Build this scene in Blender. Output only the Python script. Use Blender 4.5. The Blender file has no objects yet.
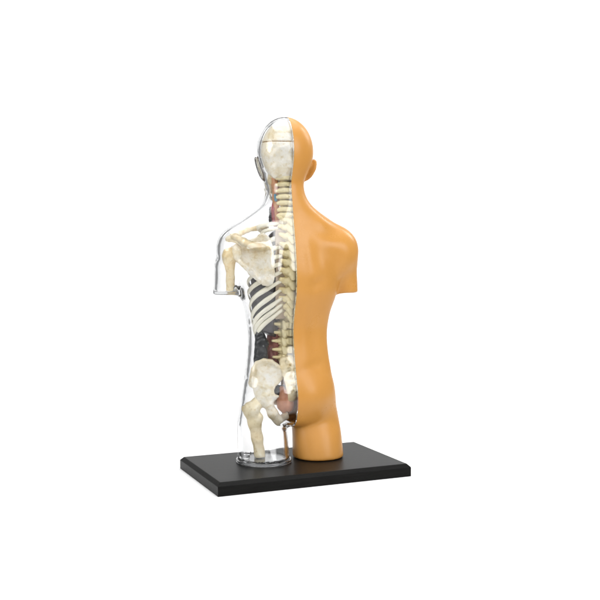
import bpy, bmesh, math, random
import numpy as np
from mathutils import Vector, Matrix

# ------------------------------------------------------------------ units
# modelled in "u" (about 0.78 mm); the board's top face is z = 0, the seam plane of the figure is x = 0,
# the figure's back looks towards -y.
S = 0.00078
SC = bpy.context.scene
COL = SC.collection
rng = np.random.default_rng(7)
random.seed(7)

CAM_O = np.array([-375.2, -887.96, 214.12])
CAM_D = np.array([0.39514, 0.91726, -0.04989])
CAM_D /= np.linalg.norm(CAM_D)
CAM_F = 940.0 / 600.0


def _basis():
    r = np.cross(CAM_D, [0, 0, 1.0]); r /= np.linalg.norm(r)
    u = np.cross(r, CAM_D)
    return r, u


_R, _U = _basis()


def at(px, py, y):
    """point of the plane y = const that was measured at this place of the photograph (600 px wide)"""
    d = CAM_D * 940.0 + _R * (px - 300.0) - _U * (py - 300.0)
    t = (y - CAM_O[1]) / d[1]
    return CAM_O + d * t


# ------------------------------------------------------------------ materials
def new_mat(name):
    m = bpy.data.materials.new(name); m.use_nodes = True
    nt = m.node_tree; b = nt.nodes['Principled BSDF']
    return m, nt, b


def noise(nt, scale, detail=4, rough=0.55, vec=None):
    n = nt.nodes.new('ShaderNodeTexNoise')
    n.inputs['Scale'].default_value = scale; n.inputs['Detail'].default_value = detail
    n.inputs['Roughness'].default_value = rough
    if vec is None:
        tc = nt.nodes.new('ShaderNodeTexCoord'); vec = tc.outputs['Object']
    nt.links.new(vec, n.inputs['Vector'])
    return n


def ramp(nt, src, stops):
    r = nt.nodes.new('ShaderNodeValToRGB')
    e = r.color_ramp.elements
    while len(e) < len(stops): e.new(0.5)
    for i, (p, c) in enumerate(stops):
        e[i].position = p; e[i].color = (*c, 1)
    nt.links.new(src, r.inputs['Fac'])
    return r


def bump(nt, b, src, strength, dist):
    k = nt.nodes.new('ShaderNodeBump'); k.inputs['Strength'].default_value = strength
    k.inputs['Distance'].default_value = dist * S
    nt.links.new(src, k.inputs['Height']); nt.links.new(k.outputs['Normal'], b.inputs['Normal'])


def mottled(name, c1, c2, scale, rough=0.4, bs=0.0, bscale=400, sss=0.0, spec=0.5, lo=0.35, hi=0.68, coat=0.0):
    m, nt, b = new_mat(name)
    n = noise(nt, scale / S / 100, 6, 0.62)
    r = ramp(nt, n.outputs['Fac'], [(lo, c1), (hi, c2)])
    nt.links.new(r.outputs['Color'], b.inputs['Base Color'])
    n3 = noise(nt, 3.2 / S / 100, 5, .7)
    mr = nt.nodes.new('ShaderNodeMapRange'); mr.inputs['From Min'].default_value = .3; mr.inputs['From Max'].default_value = .7
    mr.inputs['To Min'].default_value = rough - .06; mr.inputs['To Max'].default_value = rough + .09
    nt.links.new(n3.outputs['Fac'], mr.inputs['Value']); nt.links.new(mr.outputs['Result'], b.inputs['Roughness'])
    b.inputs['Specular IOR Level'].default_value = spec
    b.inputs['Coat Weight'].default_value = coat
    if sss:
        b.inputs['Subsurface Weight'].default_value = sss
        b.inputs['Subsurface Radius'].default_value = (1, .7, .4)
        b.inputs['Subsurface Scale'].default_value = 4 * S
    if bs:
        n2 = noise(nt, bscale / S / 100, 3)
        bump(nt, b, n2.outputs['Fac'], bs, 1.0)
    return m


ORANGE = mottled('orange_plastic', (.472, .220, .048), (.505, .240, .055), 2.0, rough=.30, bs=.04, bscale=25, spec=.26)
def bone_mat(name, c1, c2, c3):
    m, nt, b = new_mat(name)
    n = noise(nt, 7.0 / S / 100, 9, .72); n2 = noise(nt, 26.0 / S / 100, 4, .6); n3 = noise(nt, 2.6 / S / 100, 3, .5)
    r = ramp(nt, n.outputs['Fac'], [(.36, c1), (.5, c2), (.64, c3)])
    r2 = ramp(nt, n2.outputs['Fac'], [(.34, (.86, .80, .66)), (.48, (1, 1, 1))])
    r3 = ramp(nt, n3.outputs['Fac'], [(.36, (.97, .90, .76)), (.6, (1, 1, 1))])
    out = r.outputs['Color']
    for q in (r2, r3):
        mx = nt.nodes.new('ShaderNodeMix'); mx.data_type = 'RGBA'; mx.blend_type = 'MULTIPLY'; mx.inputs[0].default_value = 1
        nt.links.new(out, mx.inputs[6]); nt.links.new(q.outputs['Color'], mx.inputs[7]); out = mx.outputs[2]
    nt.links.new(out, b.inputs['Base Color'])
    b.inputs['Roughness'].default_value = .30
    bump(nt, b, n2.outputs['Fac'], .45, 1.0)
    return m


BONE = bone_mat('ivory_plastic', (.84, .72, .46), (.90, .81, .58), (.93, .87, .69))
BONE_WARM = bone_mat('warm_ivory_plastic', (.84, .66, .36), (.91, .79, .54), (.94, .88, .72))
BONE_PALE = bone_mat('pale_bone_plastic', (.82, .73, .52), (.92, .88, .77), (.96, .95, .91))
SPINE_M = mottled('yellow_ivory_plastic', (.80, .68, .36), (.88, .79, .50), 6.0, rough=.4, bs=.1, bscale=30)
RIB_M = mottled('rib_plastic', (.82, .77, .61), (.88, .85, .72), 6.0, rough=.4)
SEAM_M = mottled('brown_seam_plastic', (.30, .18, .06), (.40, .26, .10), 8.0, rough=.6)
LUNG_M = mottled('charcoal_lung_plastic', (.035, .029, .034), (.058, .048, .055), 5.0, rough=.35)
KIDNEY_M = mottled('black_organ_plastic', (.02, .022, .024), (.05, .053, .055), 6.0, rough=.25)
MUSCLE_M = mottled('red_brown_muscle_plastic', (.22, .055, .035), (.34, .11, .075), 7.0, rough=.4)
MAROON_M = mottled('maroon_plastic', (.34, .05, .06), (.44, .09, .10), 7.0, rough=.35)
FLESH_M = mottled('flesh_pink_plastic', (.62, .25, .13), (.72, .36, .22), 5.0, rough=.35)
WALL_M = mottled('taupe_plastic', (.38, .29, .20), (.48, .39, .29), 5.0, rough=.5)
NECKM = mottled('orange_muscle_plastic', (.58, .24, .10), (.68, .36, .19), 6.0, rough=.4)
BLUE_M = mottled('blue_vein_plastic', (.10, .28, .42), (.14, .34, .48), 6.0, rough=.35)

CLEAR, nt, b = new_mat('clear_acrylic')
b.inputs['Base Color'].default_value = (.985, .988, .99, 1)
b.inputs['Transmission Weight'].default_value = 1.0
b.inputs['Roughness'].default_value = 0.05
b.inputs['IOR'].default_value = 1.46
va = nt.nodes.new('ShaderNodeVolumeAbsorption')
va.inputs['Color'].default_value = (.10, .115, .13, 1); va.inputs['Density'].default_value = 31.0
nt.links.new(va.outputs[0], nt.nodes['Material Output'].inputs['Volume'])

BOARD_M, nt, b = new_mat('black_stained_wood')
tc = nt.nodes.new('ShaderNodeTexCoord'); mp = nt.nodes.new('ShaderNodeMapping')
mp.inputs['Scale'].default_value = (0.09, 1.0, 1.0)
nt.links.new(tc.outputs['Object'], mp.inputs['Vector'])
n = noise(nt, 0.35 / S, 8, .7, mp.outputs['Vector'])
r = ramp(nt, n.outputs['Fac'], [(.3, (.002, .0019, .0018)), (.7, (.008, .0077, .007))])
nt.links.new(r.outputs['Color'], b.inputs['Base Color'])
b.inputs['Roughness'].default_value = .40
b.inputs['Specular IOR Level'].default_value = .10
bump(nt, b, n.outputs['Fac'], .12, .6)

BACK_M, nt, b = new_mat('white_paper')
n = noise(nt, 30, 4)
r = ramp(nt, n.outputs['Fac'], [(.3, (.86, .86, .86)), (.7, (.89, .89, .89))])
nt.links.new(r.outputs['Color'], b.inputs['Base Color'])
b.inputs['Roughness'].default_value = .9
b.inputs['Specular IOR Level'].default_value = .1


# ------------------------------------------------------------------ objects
def empty(name, label, cat):
    o = bpy.data.objects.new(name, None); COL.objects.link(o)
    o.empty_display_size = .02
    o['label'] = label; o['category'] = cat
    return o


def mesh_obj(name, verts, faces, mat, parent=None, smooth=True, label=None):
    me = bpy.data.meshes.new(name)
    v = np.asarray(verts, float) * S
    me.from_pydata(v.tolist(), [], [list(map(int, f)) for f in faces])
    me.validate(); me.update()
    if smooth:
        me.polygons.foreach_set('use_smooth', [True] * len(me.polygons))
    me.materials.append(mat)
    o = bpy.data.objects.new(name, me); COL.objects.link(o)
    if parent is not None: o.parent = parent
    if label: o['label'] = label
    return o


# ------------------------------------------------------------------ signed distance modelling
def surface_nets(F, lo, hi, h):
    lo = np.array(lo, float); hi = np.array(hi, float)
    n = np.ceil((hi - lo) / h).astype(int) + 1
    ax = [lo[i] + h * np.arange(n[i]) for i in range(3)]
    V = np.empty(n, np.float32)
    for i0 in range(0, n[0], 16):
        X, Y, Z = np.meshgrid(ax[0][i0:i0 + 16], ax[1], ax[2], indexing='ij')
        V[i0:i0 + 16] = F(X, Y, Z)
    B = V < 0
    cnt = np.zeros(n - 1, np.int32)
    offs = [(i, j, k) for i in (0, 1) for j in (0, 1) for k in (0, 1)]
    sl = lambda o: tuple(slice(o[i], n[i] - 1 + o[i]) for i in range(3))
    for o in offs: cnt += B[sl(o)]
    act = (cnt > 0) & (cnt < 8)
    idx = -np.ones(n - 1, np.int64)
    cells = np.argwhere(act)
    idx[act] = np.arange(len(cells))
    P = np.zeros((len(cells), 3)); W = np.zeros(len(cells))
    for a in range(3):
        for o in offs:
            if o[a]: continue
            o2 = list(o); o2[a] = 1
            c0 = cells + np.array(o); c1 = cells + np.array(o2)
            v0 = V[c0[:, 0], c0[:, 1], c0[:, 2]]; v1 = V[c1[:, 0], c1[:, 1], c1[:, 2]]
            m = (v0 < 0) != (v1 < 0)
            t = np.where(m, v0 / np.where(m, v0 - v1, 1), 0)
            p = np.array(o, float)[None].repeat(len(cells), 0); p[:, a] += t
            P[m] += p[m]; W[m] += 1
    P = (cells + P / W[:, None]) * h + lo
    faces = []
    for a in range(3):
        b, c = (a + 1) % 3, (a + 2) % 3
        s0 = [slice(None)] * 3; s1 = [slice(None)] * 3
        s0[a] = slice(0, n[a] - 1); s1[a] = slice(1, n[a])
        A0 = B[tuple(s0)]; A1 = B[tuple(s1)]
        e = np.argwhere(A0 != A1)
        ok = (e[:, b] > 0) & (e[:, c] > 0) & (e[:, b] < n[b] - 1) & (e[:, c] < n[c] - 1)
        e = e[ok]
        inside0 = A0[e[:, 0], e[:, 1], e[:, 2]]
        def cell(db, dc):
            q = e.copy(); q[:, b] -= db; q[:, c] -= dc
            return idx[q[:, 0], q[:, 1], q[:, 2]]
        q = np.stack([cell(1, 1), cell(0, 1), cell(0, 0), cell(1, 0)], 1)
        q[~inside0] = q[~inside0][:, ::-1]
        faces.append(q)
    return P, np.concatenate(faces)


def grad(F, P, e=.15):
    g = np.zeros_like(P)
    for i in range(3):
        d = np.zeros(3); d[i] = e
        a = P + d; b = P - d
        g[:, i] = (F(a[:, 0], a[:, 1], a[:, 2]) - F(b[:, 0], b[:, 1], b[:, 2])) / (2 * e)
    return g


def project(F, P, h, steps=3):
    for _ in range(steps):
        v = F(P[:, 0], P[:, 1], P[:, 2]); g = grad(F, P)
        d = v[:, None] * g / np.maximum((g * g).sum(1), .05)[:, None]
        L = np.linalg.norm(d, axis=1); k = np.minimum(1, .5 * h / np.maximum(L, 1e-9))
        P = P - d * k[:, None]
    return P


def sdf_obj(name, F, lo, hi, h, mat, parent, label=None, steps=3, sharp=None):
    P, Q = surface_nets(F, lo, hi, h)
    P = project(F, P, h, steps)
    o = mesh_obj(name, P, Q, mat, parent, True, label)
    if sharp: o.data.set_sharp_from_angle(angle=math.radians(sharp))
    return o


def smin(a, b, k):
    hh = np.maximum(k - np.abs(a - b), 0) / k
    return np.minimum(a, b) - hh * hh * k * .25


def smax(a, b, k): return -smin(-a, -b, k)


def ell(x, y, z, c, r):
    px, py, pz = x - c[0], y - c[1], z - c[2]
    k0 = np.sqrt((px / r[0]) ** 2 + (py / r[1]) ** 2 + (pz / r[2]) ** 2)
    k1 = np.sqrt((px / r[0] ** 2) ** 2 + (py / r[1] ** 2) ** 2 + (pz / r[2] ** 2) ** 2)
    return k0 * (k0 - 1) / np.maximum(k1, 1e-6)


def cap(x, y, z, a, b, r1, r2=None):
    r2 = r1 if r2 is None else r2
    a = np.asarray(a, float); d = np.asarray(b, float) - a
    t = np.clip(((x - a[0]) * d[0] + (y - a[1]) * d[1] + (z - a[2]) * d[2]) / (d @ d), 0, 1)
    return np.sqrt((x - a[0] - t * d[0]) ** 2 + (y - a[1] - t * d[1]) ** 2 + (z - a[2] - t * d[2]) ** 2) - (r1 + (r2 - r1) * t)


def chain(x, y, z, pts, rad, k=2.0):
    f = None
    for i in range(len(pts) - 1):
        g = cap(x, y, z, pts[i], pts[i + 1], rad[i], rad[i + 1])
        f = g if f is None else smin(f, g, k)
    return f


def poly2(x, z, P):
    """signed distance to a closed polygon in the x-z plane"""
    P = np.asarray(P, float); d = np.full(np.shape(x), 1e9); s = np.ones(np.shape(x))
    n = len(P)
    for i in range(n):
        a, b = P[i], P[i - 1]
        ex, ez = b - a
        wx, wz = x - a[0], z - a[1]
        t = np.clip((wx * ex + wz * ez) / (ex * ex + ez * ez), 0, 1)
        d = np.minimum(d, (wx - ex * t) ** 2 + (wz - ez * t) ** 2)
        c1 = z >= a[1]; c2 = z < b[1]; c3 = ex * wz > ez * wx
        flip = (c1 & c2 & c3) | (~c1 & ~c2 & ~c3)
        s = np.where(flip, -s, s)
    return s * np.sqrt(d)


def plate(x, y, z, P, ymid, half, rnd=1.2):
    """polygon outline with a thickness around the surface y = ymid(x, z), rounded rim"""
    d2 = poly2(x, z, P) + rnd
    dy = np.abs(y - ymid) - half + rnd
    return np.minimum(np.maximum(d2, dy), 0) + np.sqrt(np.maximum(d2, 0) ** 2 + np.maximum(dy, 0) ** 2) - rnd


def wob(x, y, z, amp, wl, ph=0.0):
    """smooth irregularity of a hand-shaped surface"""
    k = 2 * math.pi / wl
    return amp * (np.sin(k * x + 1.3 * np.sin(k * .7 * z + ph)) * np.sin(k * .83 * z + 1.7 + ph) + np.sin(k * 1.3 * y + .9 * z * k + ph) * .6)


# ------------------------------------------------------------------ the figure's skin
def table(rows, sig=4.0):
    rows = np.array(rows, float)
    zz = np.arange(rows[0, 0] - 20, rows[-1, 0] + 20, .5)
    k = np.exp(-.5 * (np.arange(-40, 41) * .5 / sig) ** 2); k /= k.sum()
    out = []
    for j in range(1, rows.shape[1]):
        v = np.interp(zz, rows[:, 0], rows[:, j])
        v = np.convolve(np.pad(v, 40, mode='edge'), k, mode='valid')
        out.append(v)
    return zz, out


TORSO = table([
    # z, half width, centre y, depth to the back, depth to the front
    (30, 45, 12, 19, 22), (45, 47, 12, 19.5, 22), (65, 50.2, 12, 21.2, 24), (78, 49.6, 12.5, 21, 24), (90, 47.6, 13, 20.3, 24), (110, 44.8, 14.5, 17.6, 23), (122, 43.8, 15, 16, 22.5),
    (135, 44.2, 15.5, 15.2, 22), (152, 46.8, 15, 18.0, 23), (172, 53, 14, 23.0, 25), (192, 58, 13.5, 23.4, 26),
    (215, 64, 13.5, 20.8, 24), (230, 67, 14.5, 19, 20), (240, 62, 16, 18.5, 18), (248, 51, 17.5, 18.3, 17),
    (256, 38, 19, 18.3, 17), (264, 27, 20.5, 18.5, 17), (275, 20.5, 22, 18, 17), (290, 19, 24, 17.8, 18), (312, 19, 24, 18, 18)])
LEG = table([(0, 26.6, 6, 26.6), (12, 26.6, 7.5, 24.4), (26, 26.5, 9.8, 21.4), (38, 26.1, 12.8, 18.5), (52, 24.0, 13.5, 19), (70, 22.5, 13, 20), (95, 20, 13, 20)], 3)


def ear(x, y, z):
    ex = x - 28.6 - .30 * (z - 301); ey = y - 24.0; ez = z - 300.5
    ca, sa = math.cos(.55), math.sin(.55)
    u_ = ex * ca + ey * sa      # across the thin direction
    v_ = -ex * sa + ey * ca
    zz_ = ez + v_ * .25
    e = ell(u_, v_, zz_, (0, 0, 1.0), (2.6, 8.2, 11.8))
    e = smax(e, -ell(u_, v_, zz_, (2.6, 1.2, 1.5), (1.9, 4.8, 7.4)), 1.5)
    return e


def skin(x, y, z):
    x = np.abs(x)
    zz, (a, c, bb, bf) = TORSO
    A = np.interp(z, zz, a); C_ = np.interp(z, zz, c)
    dy = y - C_
    Bk = np.interp(z, zz, bb); Bf = np.interp(z, zz, bf)
    w = np.clip(dy / 10 + .5, 0, 1); w = w * w * (3 - 2 * w)
    Bd = Bk + (Bf - Bk) * w
    n = np.interp(z, [90, 160, 225, 250], [2.25, 2.55, 2.55, 2.2])
    r = ((x / A) ** n + (np.abs(dy) / Bd) ** n + 1e-9) ** (1 / n)
    f = (r - 1) * np.minimum(A, Bd) * (.75 + .25 * np.minimum(1, np.abs(x) / A))
    f = smax(f, 35 - z, 12)
    f = smax(f, z - 308, 8)
    # buttock
    # leg
    zz, (la, lc, lb) = LEG
    LA = np.interp(z, zz, la); LC = np.interp(z, zz, lc); LB = np.interp(z, zz, lb)
    LX = 30.6 - 7.0 * np.clip((z - 25) / 75, 0, 1) ** 2
    r = (np.abs((x - LX) / LA) ** 2.08 + np.abs((y - LC) / LB) ** 2.08 + 1e-9) ** (1 / 2.08)
    g = (r - 1) * np.minimum(LA, LB)
    g = smax(g, z - 92, 16)
    f = smin(f, ell(x, y, z, (15.5, 11.2, 62.5), (25.5, 23.6, 24.5)), 14)
    f = smin(f, g, 2.4)
    # shoulder and arm stump
    f = smin(f, ell(x, y, z, (56.8, 13, 214), (20.0, 19.0, 22.5)), 13)
    az = np.clip((205 - z) / 33, 0, 1)
    r = np.sqrt(((x - 66.4 - 1.5 * az) / (12.4 + .3 * az)) ** 2 + ((y - 16.5) / (13.2 + .6 * az)) ** 2)
    g = (r - 1) * 12.4
    g = smax(g, z - 206, 6); g = smax(g, 171.8 - z, .8)
    f = smin(f, g, 6)
    # muscles of the back
    back = np.clip((12 - y) / 8, 0, 1)
    G = lambda x0, z0, sx, sz, rot=0.0: np.exp(-(((x - x0) * math.cos(rot) + (z - z0) * math.sin(rot)) / sx) ** 2 - ((-(x - x0) * math.sin(rot) + (z - z0) * math.cos(rot)) / sz) ** 2)
    m = 1.7 * G(36, 224, 17, 9, -.2) + 1.3 * G(31, 202, 10, 20, .25) - .8 * G(16, 208, 6, 24, .1) - .9 * G(24, 183, 12, 6, .5)
    m += .7 * G(12, 140, 6, 34) - .6 * G(22, 128, 8, 26, .1) + .9 * G(40, 176, 10, 16, .2) - 1.0 * G(24, 98, 14, 6, .3)
    m += 1.2 * G(33, 246, 11, 8, -.6) + .6 * G(60, 208, 10, 16) - .4 * G(47, 206, 6, 15, -.3)
    f = f - m * back
    # head: cranium, jaw, nape
    hy = y - 22
    w = np.clip(hy / 12 + .5, 0, 1); w = w * w * (3 - 2 * w)
    ry = 24.0 + 10.0 * w
    k0 = np.sqrt((x / 30.3) ** 2 + (hy / ry) ** 2 + ((z - 319.5) / 35.6) ** 2)
    k1 = np.sqrt((x / 30.3 ** 2) ** 2 + (hy / ry ** 2) ** 2 + ((z - 319.5) / 35.6 ** 2) ** 2)
    hd = k0 * (k0 - 1) / np.maximum(k1, 1e-6)
    hd = smin(hd, ell(x, y, z, (0, 37, 297), (20.5, 19.5, 30)), 8)
    # face
    hd = smin(hd, cap(x, y, z, (0, 55, 314), (0, 60.5, 302), 2.0, 3.6), 4)
    hd = smin(hd, ell(x, y, z, (3.2, 58, 300.5), (3.0, 3.4, 2.8)), 2.5)
    hd = smin(hd, ell(x, y, z, (9, 52, 320), (8, 3.5, 2.6)), 4)
    hd = smax(hd, -ell(x, y, z, (10, 56, 313.5), (6.0, 4.4, 4.0)), 3)
    hd = smin(hd, ell(x, y, z, (9.8, 48.8, 313.2), (5.2, 4.2, 3.6)), 1.0)
    hd = smin(hd, ell(x, y, z, (0, 55.0, 291.6), (7, 2.8, 1.7)), 1.6)
    hd = smin(hd, ell(x, y, z, (0, 54.6, 288.0), (6, 2.8, 1.9)), 1.2)
    hd = smin(hd, ell(x, y, z, (0, 51.5, 277), (7.5, 6, 6)), 5)
    # ear
    e = ear(x, y, z)
    hd = smin(hd, e, 1.8)
    f = smin(f, hd, 8)
    return smax(f, .3 - z, 1.6)


def unit_skin(x, y, z):
    sh = np.shape(x)
    P = np.stack([np.ravel(x), np.ravel(y), np.ravel(z)], 1)
    v = skin(P[:, 0], P[:, 1], P[:, 2])
    near = np.abs(v) < 9
    g = np.ones(len(P))
    if near.any():
        g[near] = np.linalg.norm(grad(skin, P[near], .3), axis=1)
    return (v / np.clip(g, .35, 2.5)).reshape(sh)


def shell(side, t, x0):
    def F(x, y, z):
        d = unit_skin(x, y, z)
        hollow = np.maximum(d + t, .8 - ear(np.abs(x), y, z))        # the ears are moulded solid
        return smax(d, -hollow, .25)
    return F


def half(name, side, t, x0, lo, hi, h, mat, parent, label):
    F = shell(side, t, x0)
    P, Q = surface_nets(F, lo, hi, h)
    P = project(F, P, h, 3)
    o = mesh_obj(name, P, Q, mat, parent, True, label)
    bm = bmesh.new(); bm.from_mesh(o.data)
    for _ in range(6): bmesh.ops.smooth_vert(bm, verts=bm.verts[:], factor=.5, use_axis_x=True, use_axis_y=True, use_axis_z=True)
    bmesh.ops.bisect_plane(bm, geom=bm.verts[:] + bm.edges[:] + bm.faces[:], dist=1e-8, plane_co=(side * x0 * S, 0, 0), plane_no=(-side, 0, 0), clear_outer=True)
    rim = [e for e in bm.edges if e.is_boundary]
    for e in rim: e.smooth = False
    res = bmesh.ops.triangle_fill(bm, edges=rim, use_beauty=True, use_dissolve=False)
    for g in res['geom']:
        if isinstance(g, bmesh.types.BMFace): g.smooth = False
    bmesh.ops.recalc_face_normals(bm, faces=bm.faces[:])
    bm.to_mesh(o.data); bm.free()
    print(name, 'open edges', len(rim), len(o.data.polygons))
    return o


fig = empty('anatomy_torso', 'human torso, right half orange skin, left half clear over bones, standing on black board', 'anatomical model')

half('skin_half', 1, 3.0, .1, (-4, -25, -2), (84, 72, 360), 1.25, ORANGE, fig, 'opaque orange half of the skin')
half('clear_half', -1, 3.5, .1, (-84, -25, -2), (4, 72, 360), 1.25, CLEAR, fig, 'clear see-through half of the skin')

def ring_f(x, y, z):
    q = 2.08
    r = (np.abs((x + 30.6) / 27.5) ** q + np.abs((y - 6) / 27.5) ** q + 1e-9) ** (1 / q)
    return smax(np.abs((r - 1) * 25.5) - .75, np.abs(z - 1.9) - 1.5, .6)
sdf_obj('foot_ring', ring_f, (-62, -26, -1), (-1, 38, 5), .55, CLEAR, fig)
def peg_f(x, y, z):
    r = np.sqrt((x + 48.6) ** 2 + (y - 8.0) ** 2)
    return smax(r - 3.4, np.abs(z - 6.2) - 2.0, 1.0)
sdf_obj('peg', peg_f, (-54, 3, 2), (-44, 14, 10), .5, CLEAR, fig)

# ------------------------------------------------------------------ skull
def cranium(x, y, z):
    hy = y - 23; ry = np.where(hy < 0, 20.0, 27.0)
    p = lambda q: np.sqrt((x / 25.6 ** q) ** 2 + (hy / ry ** q) ** 2 + ((z - 319.5) / 31.2 ** q) ** 2)
    k0 = p(1); return k0 * (k0 - 1) / np.maximum(p(2), 1e-6)


CUT = at(280, 141.3, 5)[2]


def skull_low(x, y, z):
    ax_ = np.abs(x)
    f = cranium(x, y, z)
    f = smin(f, ell(ax_, y, z, (14.2, 14.5, 298), (4, 5, 6.5)), 4)                 # mastoid
    f = smin(f, ell(x, y, z, (0, 6.5, 306), (8, 3.2, 4)), 5)                   # occipital knob
    f = smin(f, ell(x, y, z, (0, 42, 300), (14, 10, 16)), 6)                   # upper jaw
    f = smin(f, chain(ax_, y, z, [(18.5, 22, 306), (19.5, 34, 307), (14, 44, 305)], [1.8, 1.8, 3], 1), 2)
    f = smax(f, -ell(ax_, y, z, (8.5, 50, 314), (5.5, 7, 5)), 2)
    f = smax(f + wob(x, y, z, .25, 11), unit_skin(x, y, z) + 3.6, .8)
    return smax(f, z - (CUT - .35), .5)


def skull_top(x, y, z): return smax(cranium(x, y, z) + wob(x, y, z, .12, 13, 2), (CUT + .35) - z, .5)


skull = sdf_obj('skull', skull_low, (-30, -2, 278), (30, 58, 334), 1.0, BONE_PALE, fig)
sdf_obj('skull_cap', skull_top, (-30, -2, CUT - 3), (30, 58, 355), 1.1, BONE_PALE, skull)
sdf_obj('cut_line', lambda x, y, z: np.maximum(cranium(x, y, z) + .25, np.abs(z - CUT) - .8), (-30, -2, CUT - 3), (30, 58, CUT + 3), .7, SEAM_M, skull, 'brown saw line around the skull')
sdf_obj('jaw', lambda x, y, z: chain(np.abs(x), y, z, [(15, 26, 302), (13.8, 29, 288), (11, 40, 280), (0, 49, 277)], [2.2, 3.2, 3.0, 3.6], 2), (-24, 16, 268), (24, 58, 310), 1.0, BONE, skull)

# ------------------------------------------------------------------ spine
spine_core = []
LEV = []   # (py, kind, tip px)
for i, py in enumerate([178.6, 185.6, 192.2, 198.6, 204.8, 210.8, 216.6]): LEV.append((py, 'c'))
for py in [223.5, 231.8, 240.5, 249.6, 258.0, 266.2, 275.2, 284.8, 294.2, 302.6, 310.5, 317.6]: LEV.append((py, 't'))
for py in [325.0, 333.2, 342.0, 351.0, 359.2]: LEV.append((py, 'l'))
tipx = lambda py: np.interp(py, [178, 190, 205, 217, 225, 245, 262, 280, 300, 315, 345, 362], [289.5, 290.0, 291.0, 291.6, 292.4, 293.4, 294.0, 293.8, 292.2, 291.5, 291.3, 292.0])


def tip_y(px, py):
    d = CAM_D * 940.0 + _R * (px - 300.0) - _U * (py - 300.0)
    t = -CAM_O[0] / d[0]
    p = CAM_O + d * t
    return p[1], p[2]


REACH = {'c': 11.0, 't': 13.0, 'l': 13.5}
def vert_c(x, y, z):
    X = np.abs(x)
    f = smax(np.sqrt((x / 7.2) ** 2 + ((y - 2) / 5.5) ** 2) * 5.5 - 5.5, np.abs(z) - 2.6, 1)
    f = smin(f, chain(X, y, z, [(4, -2, .2), (7.8, -1.5, .3), (10.8, -2, -.4)], [2.6, 2.4, 1.8], 1), 1.2)
    f = smin(f, smax(chain(X, y, z, [(6.5, -3, .5), (4, -6, .2), (0, -8, -.4)], [2.9, 2.8, 2.9], 1), np.abs(z) - 2.75, 1), 1.0)
    f = smin(f, chain(X, y, z, [(0, -8, -.6), (1.8, -10.8, -1.6)], [1.9, 1.4], 1), 1)
    return f


def vert_t(x, y, z):
    X = np.abs(x)
    f = smax(np.sqrt((x / 8) ** 2 + ((y - 3) / 7) ** 2) * 7 - 7, np.abs(z - .2) - 3.3, 1)
    f = smin(f, smax(chain(X, y, z, [(7, -2, 1.4), (4, -4.5, 1.2), (0, -6, .6)], [2.8, 2.8, 2.6], 1), np.abs(X - 4) - 5, 1), 1.0)
    f = smin(f, chain(X, y, z, [(6, -2.5, 2.2), (11.0, -4.5, 3.0)], [2.6, 2.1], 1), 1.0)
    sp = [(-.2, -5, 2.4), (0, -9, -1.4), (0, -12.0, -5.2)]
    f = smin(f, chain(X * .8, y, z, sp, [4.2, 3.4, 2.2], 1), 1.2)
    return f


def vert_l(x, y, z):
    X = np.abs(x)
    f = smax(np.sqrt((x / 10) ** 2 + ((y - 3) / 8) ** 2) * 8 - 8, np.abs(z) - 3.6, 1)
    f = smin(f, chain(X, y, z, [(7, -2, .4), (12, -2.4, .6), (16.4, -3, 1.0)], [2.2, 1.7, 1.35], 1), 1)
    f = smin(f, chain(X, y, z, [(5.2, -5, 2.6), (4.8, -6.6, -3.4)], [2.2, 2.4], 1), 1.2)
    f = smin(f, smax(chain(X, y, z, [(5, -4, 0), (0, -7, 0)], [2.8, 2.8], 1), np.abs(z) - 3, 1), 1)
    sp = smax(smax(X - 1.7, np.abs(z + .3) - 3.6, 1.2), np.abs(y + 9) - 4.4, 1.2)
    return smin(f, sp, 1.4)


VM = {}
spine_pts = []
spine = None
vlist = []
for py, kind in LEV:
    ty, tz = tip_y(tipx(py), py)
    vlist.append((kind, ty + REACH[kind], tz + {'c': 1.2, 't': 2.6, 'l': .2}[kind]))
# the cord column (discs and canal) that carries the vertebrae
ys = np.array([v[1] for v in vlist]); zs = np.array([v[2] for v in vlist])
def column_f(x, y, z):
    yc = np.interp(z, zs[::-1], ys[::-1])
    rr = np.interp(z, [110, 220, 290], [7.6, 6.2, 5.0])
    f = np.sqrt(x ** 2 + (y - yc - 2.6) ** 2) - rr
    return smax(smax(f, z - zs[0] - 3, 1), (zs[-1] - 4) - z, 1)
spine = sdf_obj('spine', column_f, (-11, -12, zs[-1] - 8), (11, 40, zs[0] + 6), 1.2, SPINE_M, fig)
for i, (kind, y, z) in enumerate(vlist):
    dy = (ys[max(i - 1, 0)] - ys[min(i + 1, len(ys) - 1)]); dz = (zs[max(i - 1, 0)] - zs[min(i + 1, len(ys) - 1)])
    if kind not in VM:
        o = sdf_obj('vertebra', {'c': vert_c, 't': vert_t, 'l': vert_l}[kind], (-19, -17, -10), (19, 13, 9), .62, SPINE_M, spine)
        VM[kind] = o
    else:
        o = VM[kind].copy(); COL.objects.link(o); o.parent = spine
    o.location = (0, y * S, z * S)
    tilt = math.atan2(dy, dz) * -.6
    o.rotation_euler = (tilt + random.uniform(-.05, .05), random.uniform(-.04, .04), random.uniform(-.05, .05))
    k = 1.0
    if kind == 't': k = np.interp(i, [7, 12, 18], [.98, 1.05, 1.06])
    if kind == 'c': k = np.interp(i, [0, 1, 6], [.98, .95, 1.05])
    o.scale = (k * random.uniform(.97, 1.03), k, k * (1.0 if kind != 'c' else .98))

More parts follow.
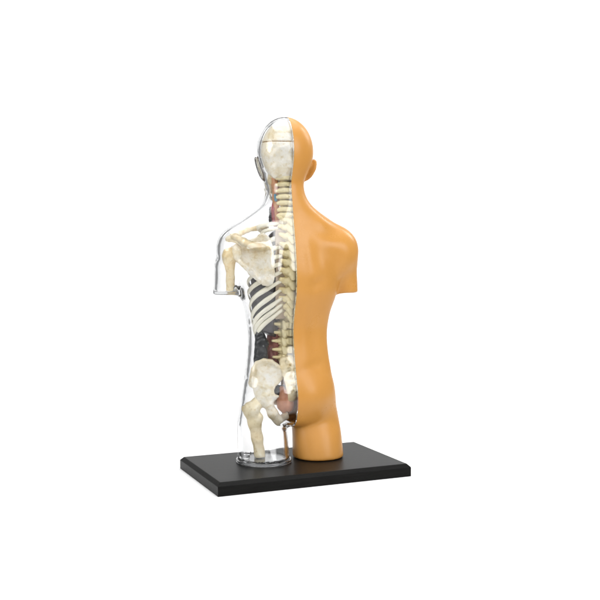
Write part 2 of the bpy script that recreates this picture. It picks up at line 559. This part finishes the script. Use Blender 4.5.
# sacrum with its rows of bumps
SAC = table([(56, 2.5, 9, 2.2), (64, 4.5, 4, 3), (72, 7, 1.2, 4), (84, 10.5, .6, 5), (94, 13, 3.5, 6.5), (101, 13, 8, 7.5), (110, 9, 12, 6)], 2)
def sacrum_f(x, y, z):
    zz, (a, c, bq) = SAC
    A = np.interp(z, zz, a); C_ = np.interp(z, zz, c); Bq = np.interp(z, zz, bq)
    f = (np.sqrt((x / A) ** 2 + ((y - C_) / Bq) ** 2) - 1) * np.minimum(A, Bq)
    f = smax(smax(f, 60.5 - z, 2), z - 107, 2)
    X = np.abs(x)
    for q, zc in enumerate([101, 94, 87, 80.5, 74]):
        yc = float(np.interp(zc, zz, c) - np.interp(zc, zz, bq))
        f = smin(f, ell(X, y, z, (0, yc - .5, zc), (1.8, 2.4, 2.4)), 1.0)
        f = smin(f, ell(X, y, z, (6.8 - q * .9, yc + 1.0, zc + .5), (1.8, 2.0, 2.4)), 1.2)
        f = smax(f, -ell(X, y, z, (4.1 - q * .4, yc + .3, zc - 2.4), (1.3, 2.2, 1.3)), .8)
    return f + wob(x, y, z, .12, 7)
sdf_obj('sacrum', sacrum_f, (-18, -9, 52), (18, 22, 110), .8, BONE, spine)

# ------------------------------------------------------------------ rib cage
CAGE = table([(110, 30, 18, 16), (125, 34, 19, 17), (140, 38, 20, 17), (155, 40.5, 20, 17.5), (172, 42, 20, 18), (190, 41, 20, 18), (205, 37, 20, 17), (220, 29, 21, 15), (232, 20, 22, 12), (242, 12, 23, 9)], 3)
def cage(z):
    zz, t = CAGE
    return [np.interp(z, zz, v) for v in t]


RIB_Y = [223.4, 227.6, 237.0, 245.6, 254.8, 262.8, 271.5, 280.5, 289.5, 298.4, 304.6, 310.2]
for i, py in enumerate(RIB_Y):
    z0 = at(281, py, 6)[2]
    drop = np.interp(i, [0, 2, 5, 8, 11], [5, 7, 14, 23, 23.5])
    end = np.interp(i, [0, 6, 9, 11], [2.5, 2.5, 2.0, 1.25])
    N = 46
    ph = np.linspace(.20, end, N)
    z = z0 - drop * (ph - .2) + 2.5 * np.sin((ph - .2) * 1.2)
    zz0 = z - 1.0
    A, C_, B_ = cage(np.minimum(zz0, 234 - 2 * i))
    if i < 2: A = A + (1 - i) * 6 + 6
    sx = np.sin(ph); cx = np.cos(ph)
    X = -A * np.sign(sx) * np.abs(sx) ** .92; Y = C_ - B_ * np.sign(cx) * np.abs(cx) ** .8
    P = np.stack([X, Y, z], 1)
    P[:, 1] += 6.5 * np.exp(-((ph - .2) / .26) ** 2)
    P[0] = (-7.5, 11.5, z0 + .5)
    T = np.gradient(P, axis=0); T /= np.linalg.norm(T, axis=1)[:, None]
    O = np.stack([-sx, -cx, 0 * sx], 1)
    O = O - (O * T).sum(1)[:, None] * T; O /= np.linalg.norm(O, axis=1)[:, None]
    Bn = np.cross(T, O)
    M = 14; th = np.linspace(0, 2 * math.pi, M, endpoint=False)
    taper = np.minimum(1, .72 + .28 * np.minimum(1, (ph - .2) * 2.2)) * np.where(ph > end - .12, .55 + .45 * (end - ph) / .12, 1)
    wv = (2.45 if i > 1 else 2.1) * taper * (1 + .05 * np.sin(ph * 9 + i)); tv = 1.5 * taper
    V = [P[j] + math.cos(a) * tv[j] * O[j] + math.sin(a) * wv[j] * Bn[j] for j in range(N) for a in th]
    Q = [(j * M + k, j * M + (k + 1) % M, (j + 1) * M + (k + 1) % M, (j + 1) * M + k) for j in range(N - 1) for k in range(M)]
    Q += [tuple(range(M))[::-1], tuple((N - 1) * M + k for k in range(M))]
    o = mesh_obj('rib', V, Q, RIB_M, fig)
    pass

# ------------------------------------------------------------------ shoulder blade, collar bone, upper arm bone
pz = lambda L, y: [tuple(at(px, py, y)[[0, 2]]) for px, py in L]
SCAP = pz([(263.3, 233.2), (268.7, 237.3), (272.4, 246.7), (273.8, 260), (274, 276), (271.6, 284.2), (267.3, 286.6), (262.5, 285), (257.6, 279.6),
           (251.3, 273.0), (246, 266.7), (239.8, 262), (234.9, 259.5), (234.0, 252), (235.8, 246.0), (241, 243.5), (250, 240.5), (256.5, 238.2), (259.5, 234.8)], 2.0)
def scapula_f(x, y, z):
    ym = 1.4 + .006 * (x + 18) ** 2 - .0009 * (z - 205) ** 2 * 0 + 1.2 * np.sin((z - 190) / 15)
    f = plate(x, y, z, SCAP, ym, 2.5, 1.8)
    # glenoid and lateral border
    f = smin(f, ell(x, y, z, at(237, 252, 6), (4.5, 5, 8.5)), 3)
    f = smin(f, chain(x, y, z, [at(240, 261.5, 4), at(250.5, 272.0, 2.5), at(260, 281, 2)], [2.4, 2.3, 2.2], 2), 2)
    return f + wob(x, y, z, .22, 9, 1)
blade = sdf_obj('shoulder_blade', scapula_f, (-75, -10, 168), (-8, 24, 248), .9, BONE_PALE, fig)

def ridge_f(x, y, z):
    rp = [at(270.5, 247.8, .4), at(262, 247.4, -1.8), at(252, 246.2, -2.6), at(243, 242.6, -1.6), at(235.5, 238.6, 3), at(229.0, 239.6, 8.5)]
    return chain(x, y, z, rp, [1.8, 3.2, 4.0, 4.3, 3.9, 3.2], 2) + wob(x, y, z, .2, 11)
sdf_obj('blade_ridge', ridge_f, (-75, -10, 200), (-8, 24, 248), .9, BONE_WARM, blade, 'warmer ivory ridge across the blade')

def clavicle_f(x, y, z):
    p = [at(232.5, 236.5, 15), at(239, 234.2, 19), at(247, 231.2, 24), at(256, 229.2, 29), at(266, 227.6, 34)]
    return chain(x, y, z, p, [3.2, 2.9, 2.5, 2.4, 2.8], 2) + wob(x, y, z, .2, 12)
sdf_obj('collar_bone', clavicle_f, (-75, 8, 215), (-5, 42, 250), .9, BONE_WARM, fig)

ARM_Z = 174.5
def humerus_f(x, y, z):
    f = chain(x, y, z, [at(229.6, 257.5, 15), at(230.4, 268, 15), at(230.6, 300, 16)], [5.4, 4.4, 4.3], 3)
    f = smin(f, ell(x, y, z, at(228.7, 256, 14), (6.6, 7.5, 8.6)), 4)
    f = smin(f, ell(x, y, z, at(232.2, 253.3, 14), (5.0, 6.5, 6.0)), 3)
    return smax(f + wob(x, y, z, .25, 11, 3), ARM_Z - z, .8)
sdf_obj('upper_arm_bone', humerus_f, (-80, 2, 170), (-50, 30, 226), .9, BONE_WARM, fig)

# ------------------------------------------------------------------ hip bone and thigh bone
ILI = pz([(263.5, 358.6), (270, 359.8), (276.8, 363), (281.4, 368.7), (283.2, 375.2), (282.2, 380), (279.2, 383.4), (275.4, 386.2), (273.6, 390), (274.5, 394.5), (277.5, 396.2),
          (275.5, 399.5), (271, 402.5), (266, 404), (260.5, 401), (256.5, 397), (254.6, 393), (253.6, 388.8), (250.8, 387.4), (248.7, 383.6), (249.3, 378.5), (250.4, 374.0), (252, 368.5), (256.4, 362.2)], 8)
def hip_f(x, y, z):
    ym = 8 - .10 * (x + 28) + .006 * (x + 28) ** 2
    wing = plate(x, y, z, ILI, ym, 2.3, 1.9)
    dish = np.exp(-((x + 32) / 11) ** 2 - ((z - 88) / 11) ** 2)
    f = wing + .9 * dish
    f = smin(f, ell(x, y, z, at(262.3, 398.5, 13), (8.2, 8.5, 9.0)), 4)           # socket
    f = smin(f, chain(x, y, z, [at(265, 397, 10), at(268.5, 404, 8), at(272.4, 412.5, 8), at(278.2, 419.8, 10)], [5.0, 4.6, 4.9, 5.2], 3), 3)   # ischium
    f = smin(f, chain(x, y, z, [at(279, 420, 10.5), at(285.5, 416.0, 15), at(290.8, 409.5, 20)], [4.8, 3.8, 3.4], 2), 2)
    f = smin(f, chain(x, y, z, [at(264, 398, 16), at(276, 402, 30), at(286, 404, 36), at(289, 408, 32)], [4.2, 3.0, 3.2, 3.4], 2), 2)
    f = smin(f, cap(x, y, z, at(272.5, 396, 7), at(278.2, 396.4, 6), 2.4, 1.1), 2)
    crest = chain(x, y, z, [at(251.2, 382.5, 9), at(253.2, 371.5, 9), at(257.2, 364, 8.6), at(264, 361.0, 8), at(271, 362.2, 7.2), at(278, 367.4, 6.6), at(281, 375, 6.6)], [2.5] * 7, 2)
    f = smin(f, crest, 1.6)
    return smax(f + wob(x, y, z, .18, 13, 5), unit_skin(x, y, z) + 3.8, 3)
sdf_obj('hip_bone', hip_f, (-50, -8, 30), (-.6, 46, 114), .9, BONE_PALE, fig)

def femur_f(x, y, z):
    f = chain(x, y, z, [at(251.8, 411, 12), at(254.6, 423, 11.5), at(257.2, 438, 11), at(261.5, 466, 10)], [7.4, 6.4, 5.5, 5.8], 4)
    f = smin(f, chain(x, y, z, [at(251.2, 411, 12), at(256, 404.5, 13), at(261.5, 400, 14)], [6.6, 6.0, 7.0], 3), 4)
    f = smin(f, ell(x, y, z, at(249.0, 408, 12), (5.0, 6, 6.4)), 3)
    f = smin(f, ell(x, y, z, at(259.6, 417.5, 9), (4, 4, 5)), 3)
    f = smin(f, cap(x, y, z, at(258, 446, 9.0), at(259.5, 470, 7.5), 2.6, 4.2), 2.5)
    return smax(f + wob(x, y, z, .16, 19, 4), 4.2 - z, .6)
sdf_obj('thigh_bone', femur_f, (-52, -4, 1), (-12, 30, 78), .9, BONE, fig)

# ------------------------------------------------------------------ organs
def lung_f(x, y, z):
    A, C_, B_ = cage(z)
    A = A - 3.4; B_ = B_ - 3.0
    dy = y - C_
    Bd = np.where(dy < 0, B_, B_ + 2)
    f = (np.sqrt(((x + 1) / A) ** 2 + (dy / Bd) ** 2) - 1) * np.minimum(A, Bd)
    f = smax(f, z - 238, 6)
    zc = 127 + (-x - 14) * .40            # lower border climbs outwards like the last rib
    f = smax(f, (zc - z) * .85, 4)
    f = smax(f, 17 - np.sqrt((x * .9) ** 2 + (y - 6) ** 2), 2)           # leaves room for the spine
    return smax(f, x + 3.5, 1.5) + wob(x, y, z, .3, 14, 2)
def wall_f(x, y, z):
    yc = 12.5 - .035 * (x + 3) ** 2 * .6
    f = np.maximum(np.abs(y - yc) - 1.1, np.abs(x + 10.5) - 6.5)
    return smax(smax(f, z - 238, 2), 146 - z, 2)
sdf_obj('rib_cage_wall', wall_f, (-20, 0, 142), (-2, 18, 242), .9, WALL_M, fig)
sdf_obj('lung', lung_f, (-44, -4, 120), (0, 46, 244), 1.2, LUNG_M, fig)

kc = at(260.6, 348, 17)
sdf_obj('kidney', lambda x, y, z: chain(x, y, z, [at(259.8, 335.5, 17), at(261.4, 344, 16), at(260.2, 358, 17), at(260, 368, 19)], [5.2, 6.4, 6.6, 5.5], 4) + wob(x, y, z, .5, 12, 1),
        (kc[0] - 16, 4, 88), (kc[0] + 16, 34, 142), .9, KIDNEY_M, fig, 'glossy black organ under the ribs')
def psoas_f(x, y, z):
    f = chain(x, y, z, [at(274.5, 331, 27), at(273.0, 346, 27), at(272, 360, 26), at(270, 368, 25)], [7, 7.6, 7.6, 6.5], 4)
    return f + .35 * np.sin(x * 1.3 + .2 * z) + wob(x, y, z, .3, 9)
sdf_obj('back_muscle', psoas_f, (-40, 12, 84), (2, 44, 146), .9, MUSCLE_M, fig, 'red brown muscle beside the lower spine')
sdf_obj('bowel', lambda x, y, z: smin(ell(x, y, z, at(277.5, 390.5, 24), (7.5, 7, 6.0)), ell(x, y, z, at(282, 389.5, 26), (6, 6, 4.5)), 2) + wob(x, y, z, .3, 9),
        (-34, 12, 58), (0, 40, 92), .9, KIDNEY_M, fig, 'black bowel behind the hip bone')
def bladder_f(x, y, z):
    f = ell(x, y, z, at(283.4, 402.5, 16), (7.4, 7, 10.5))
    f = smin(f, ell(x, y, z, at(289.2, 403, 12), (5.0, 6, 9.5)), 1.2)
    f = smin(f, chain(x, y, z, [at(284, 396, 15), at(282.2, 389, 15)], [4.0, 3.0], 2), 3)
    return smin(f, cap(x, y, z, at(286, 392, 12), at(289, 394, 11), 2.8, 2.0), 2) + wob(x, y, z, .2, 9)
sdf_obj('rectum', bladder_f, (-26, 0, 42), (10, 28, 92), .8, FLESH_M, fig, 'flesh pink organ below the sacrum')
sdf_obj('neck_muscle', lambda x, y, z: chain(x, y, z, [at(273.5, 173, 27), at(275.2, 186, 26), at(275.6, 200, 25), at(277.5, 222, 24)], [3.4, 3.6, 3.4, 3.0], 3) + wob(x, y, z, .25, 8),
        (-26, 16, 240), (2, 36, 306), .8, NECKM, fig)
sdf_obj('artery', lambda x, y, z: chain(x, y, z, [at(273.2, 203, 27), at(273.6, 210, 27), at(275, 224, 27)], [1.4, 3.0, 3.4], 3) , (-26, 18, 236), (2, 36, 276), .8, MAROON_M, fig)
sdf_obj('windpipe', lambda x, y, z: chain(x, y, z, [at(270.6, 209, 30), at(271.2, 224, 30)], [2.2, 2.6], 3) + .25 * np.sin(z * 2.2), (-30, 22, 236), (2, 40, 272), .7, LUNG_M, fig)
sdf_obj('vein', lambda x, y, z: chain(x, y, z, [at(275.2, 195.5, 20.5), at(275.9, 200.5, 20.5)], [1.5, 1.7], 3), (-24, 14, 256), (2, 28, 284), .6, BLUE_M, fig)

# ------------------------------------------------------------------ display board
def board():
    w, d, t, c = 206.3 / 2, 127.0 / 2, 12.77, 3.43
    bm = bmesh.new()
    rings = []
    for (ix, z) in ((0, -t), (0, -c), (c, 0)):
        rings.append([bm.verts.new(((sx * (w - ix)) * S, (sy * (d - ix)) * S, z * S)) for sx, sy in ((-1, -1), (1, -1), (1, 1), (-1, 1))])
    bm.faces.new(rings[0][::-1]); bm.faces.new(rings[2])
    for a, b_ in zip(rings, rings[1:]):
        for i in range(4): bm.faces.new((a[i], a[(i + 1) % 4], b_[(i + 1) % 4], b_[i]))
    bmesh.ops.bevel(bm, geom=bm.edges[:], offset=.45 * S, segments=2, affect='EDGES', profile=.5)
    me = bpy.data.meshes.new('display_board'); bm.to_mesh(me); bm.free()
    me.materials.append(BOARD_M)
    o = bpy.data.objects.new('display_board', me); COL.objects.link(o)
    o['label'] = 'black rectangular wooden board with sloped edges beneath the half clear torso'; o['category'] = 'display base'
    return o


board()

# ------------------------------------------------------------------ white paper sweep
def sweep():
    prof = []
    z0 = -12.77 - .06
    for y in np.linspace(-1500, 520, 12): prof.append((y, z0))
    R = 380
    for a in np.linspace(0, math.pi / 2, 16)[1:]: prof.append((520 + R * math.sin(a), z0 + R * (1 - math.cos(a))))
    prof.append((520 + R, 1250))
    ang = math.atan2(CAM_D[0], CAM_D[1])
    V = []; nx = 2
    for y, z in prof:
        for x in (-640, 640):
            V.append((x * math.cos(ang) + y * math.sin(ang), -x * math.sin(ang) + y * math.cos(ang), z))
    Q = [(2 * i, 2 * i + 1, 2 * i + 3, 2 * i + 2) for i in range(len(prof) - 1)]
    o = mesh_obj('backdrop', V, Q, BACK_M)
    o['kind'] = 'structure'
    return o


sweep()

# ------------------------------------------------------------------ camera
cd = bpy.data.cameras.new('camera'); cam = bpy.data.objects.new('camera', cd); COL.objects.link(cam)
cd.sensor_width = 36; cd.sensor_fit = 'HORIZONTAL'; cd.lens = 36 * CAM_F
cd.clip_start = .01; cd.clip_end = 50
M = Matrix(((_R[0], _U[0], -CAM_D[0], CAM_O[0] * S), (_R[1], _U[1], -CAM_D[1], CAM_O[1] * S), (_R[2], _U[2], -CAM_D[2], CAM_O[2] * S), (0, 0, 0, 1)))
cam.matrix_world = M
SC.camera = cam

# ------------------------------------------------------------------ studio light
w = bpy.data.worlds.new('World'); SC.world = w; w.use_nodes = True
w.node_tree.nodes['Background'].inputs['Color'].default_value = (1, 1, 1, 1)
w.node_tree.nodes['Background'].inputs['Strength'].default_value = .30


def area(name, rel, target, sx, sy, power):
    """rel: right, towards the subject from the camera's side (negative = camera side), up; in u"""
    ang = math.atan2(CAM_D[0], CAM_D[1])
    f = lambda r: Vector((r[0] * math.cos(ang) + r[1] * math.sin(ang), -r[0] * math.sin(ang) + r[1] * math.cos(ang), r[2])) * S
    l = bpy.data.lights.new(name, 'AREA'); l.shape = 'ELLIPSE'; l.size = sx * S; l.size_y = sy * S; l.energy = power
    o = bpy.data.objects.new(name, l); COL.objects.link(o)
    p = f(rel); t = f(target)
    o.location = p; o.rotation_euler = (t - p).to_track_quat('-Z', 'Y').to_euler()
    return o


area('top_softbox', (60, 60, 950), (0, 60, 0), 1000, 900, 4.9)
area('left_softbox', (-700, -620, 560), (0, 0, 240), 480, 560, 2.6)
area('right_softbox', (740, -560, 560), (0, 0, 250), 440, 560, 2.5)
area('rear_strip', (640, 420, 760), (0, 0, 220), 140, 450, 1.2)
area('front_softbox', (100, -1700, 1400), (0, 0, 160), 2700, 1600, 10.8)
area('backdrop_lamp_left', (-620, 420, 800), (0, 950, 300), 200, 400, .5)
area('backdrop_lamp_right', (620, 430, 800), (0, 950, 300), 200, 400, .5)

# ------------------------------------------------------------------ render settings
SC.render.engine = 'CYCLES'
SC.view_settings.view_transform = 'Standard'; SC.view_settings.look = 'None'
SC.view_settings.exposure = 0; SC.view_settings.gamma = 1
c = SC.cycles
c.max_bounces = 20; c.transmission_bounces = 18; c.glossy_bounces = 8; c.diffuse_bounces = 5; c.transparent_max_bounces = 16
c.caustics_refractive = True; c.caustics_reflective = True
c.sample_clamp_indirect = 6; c.blur_glossy = .3
c.use_denoising = True
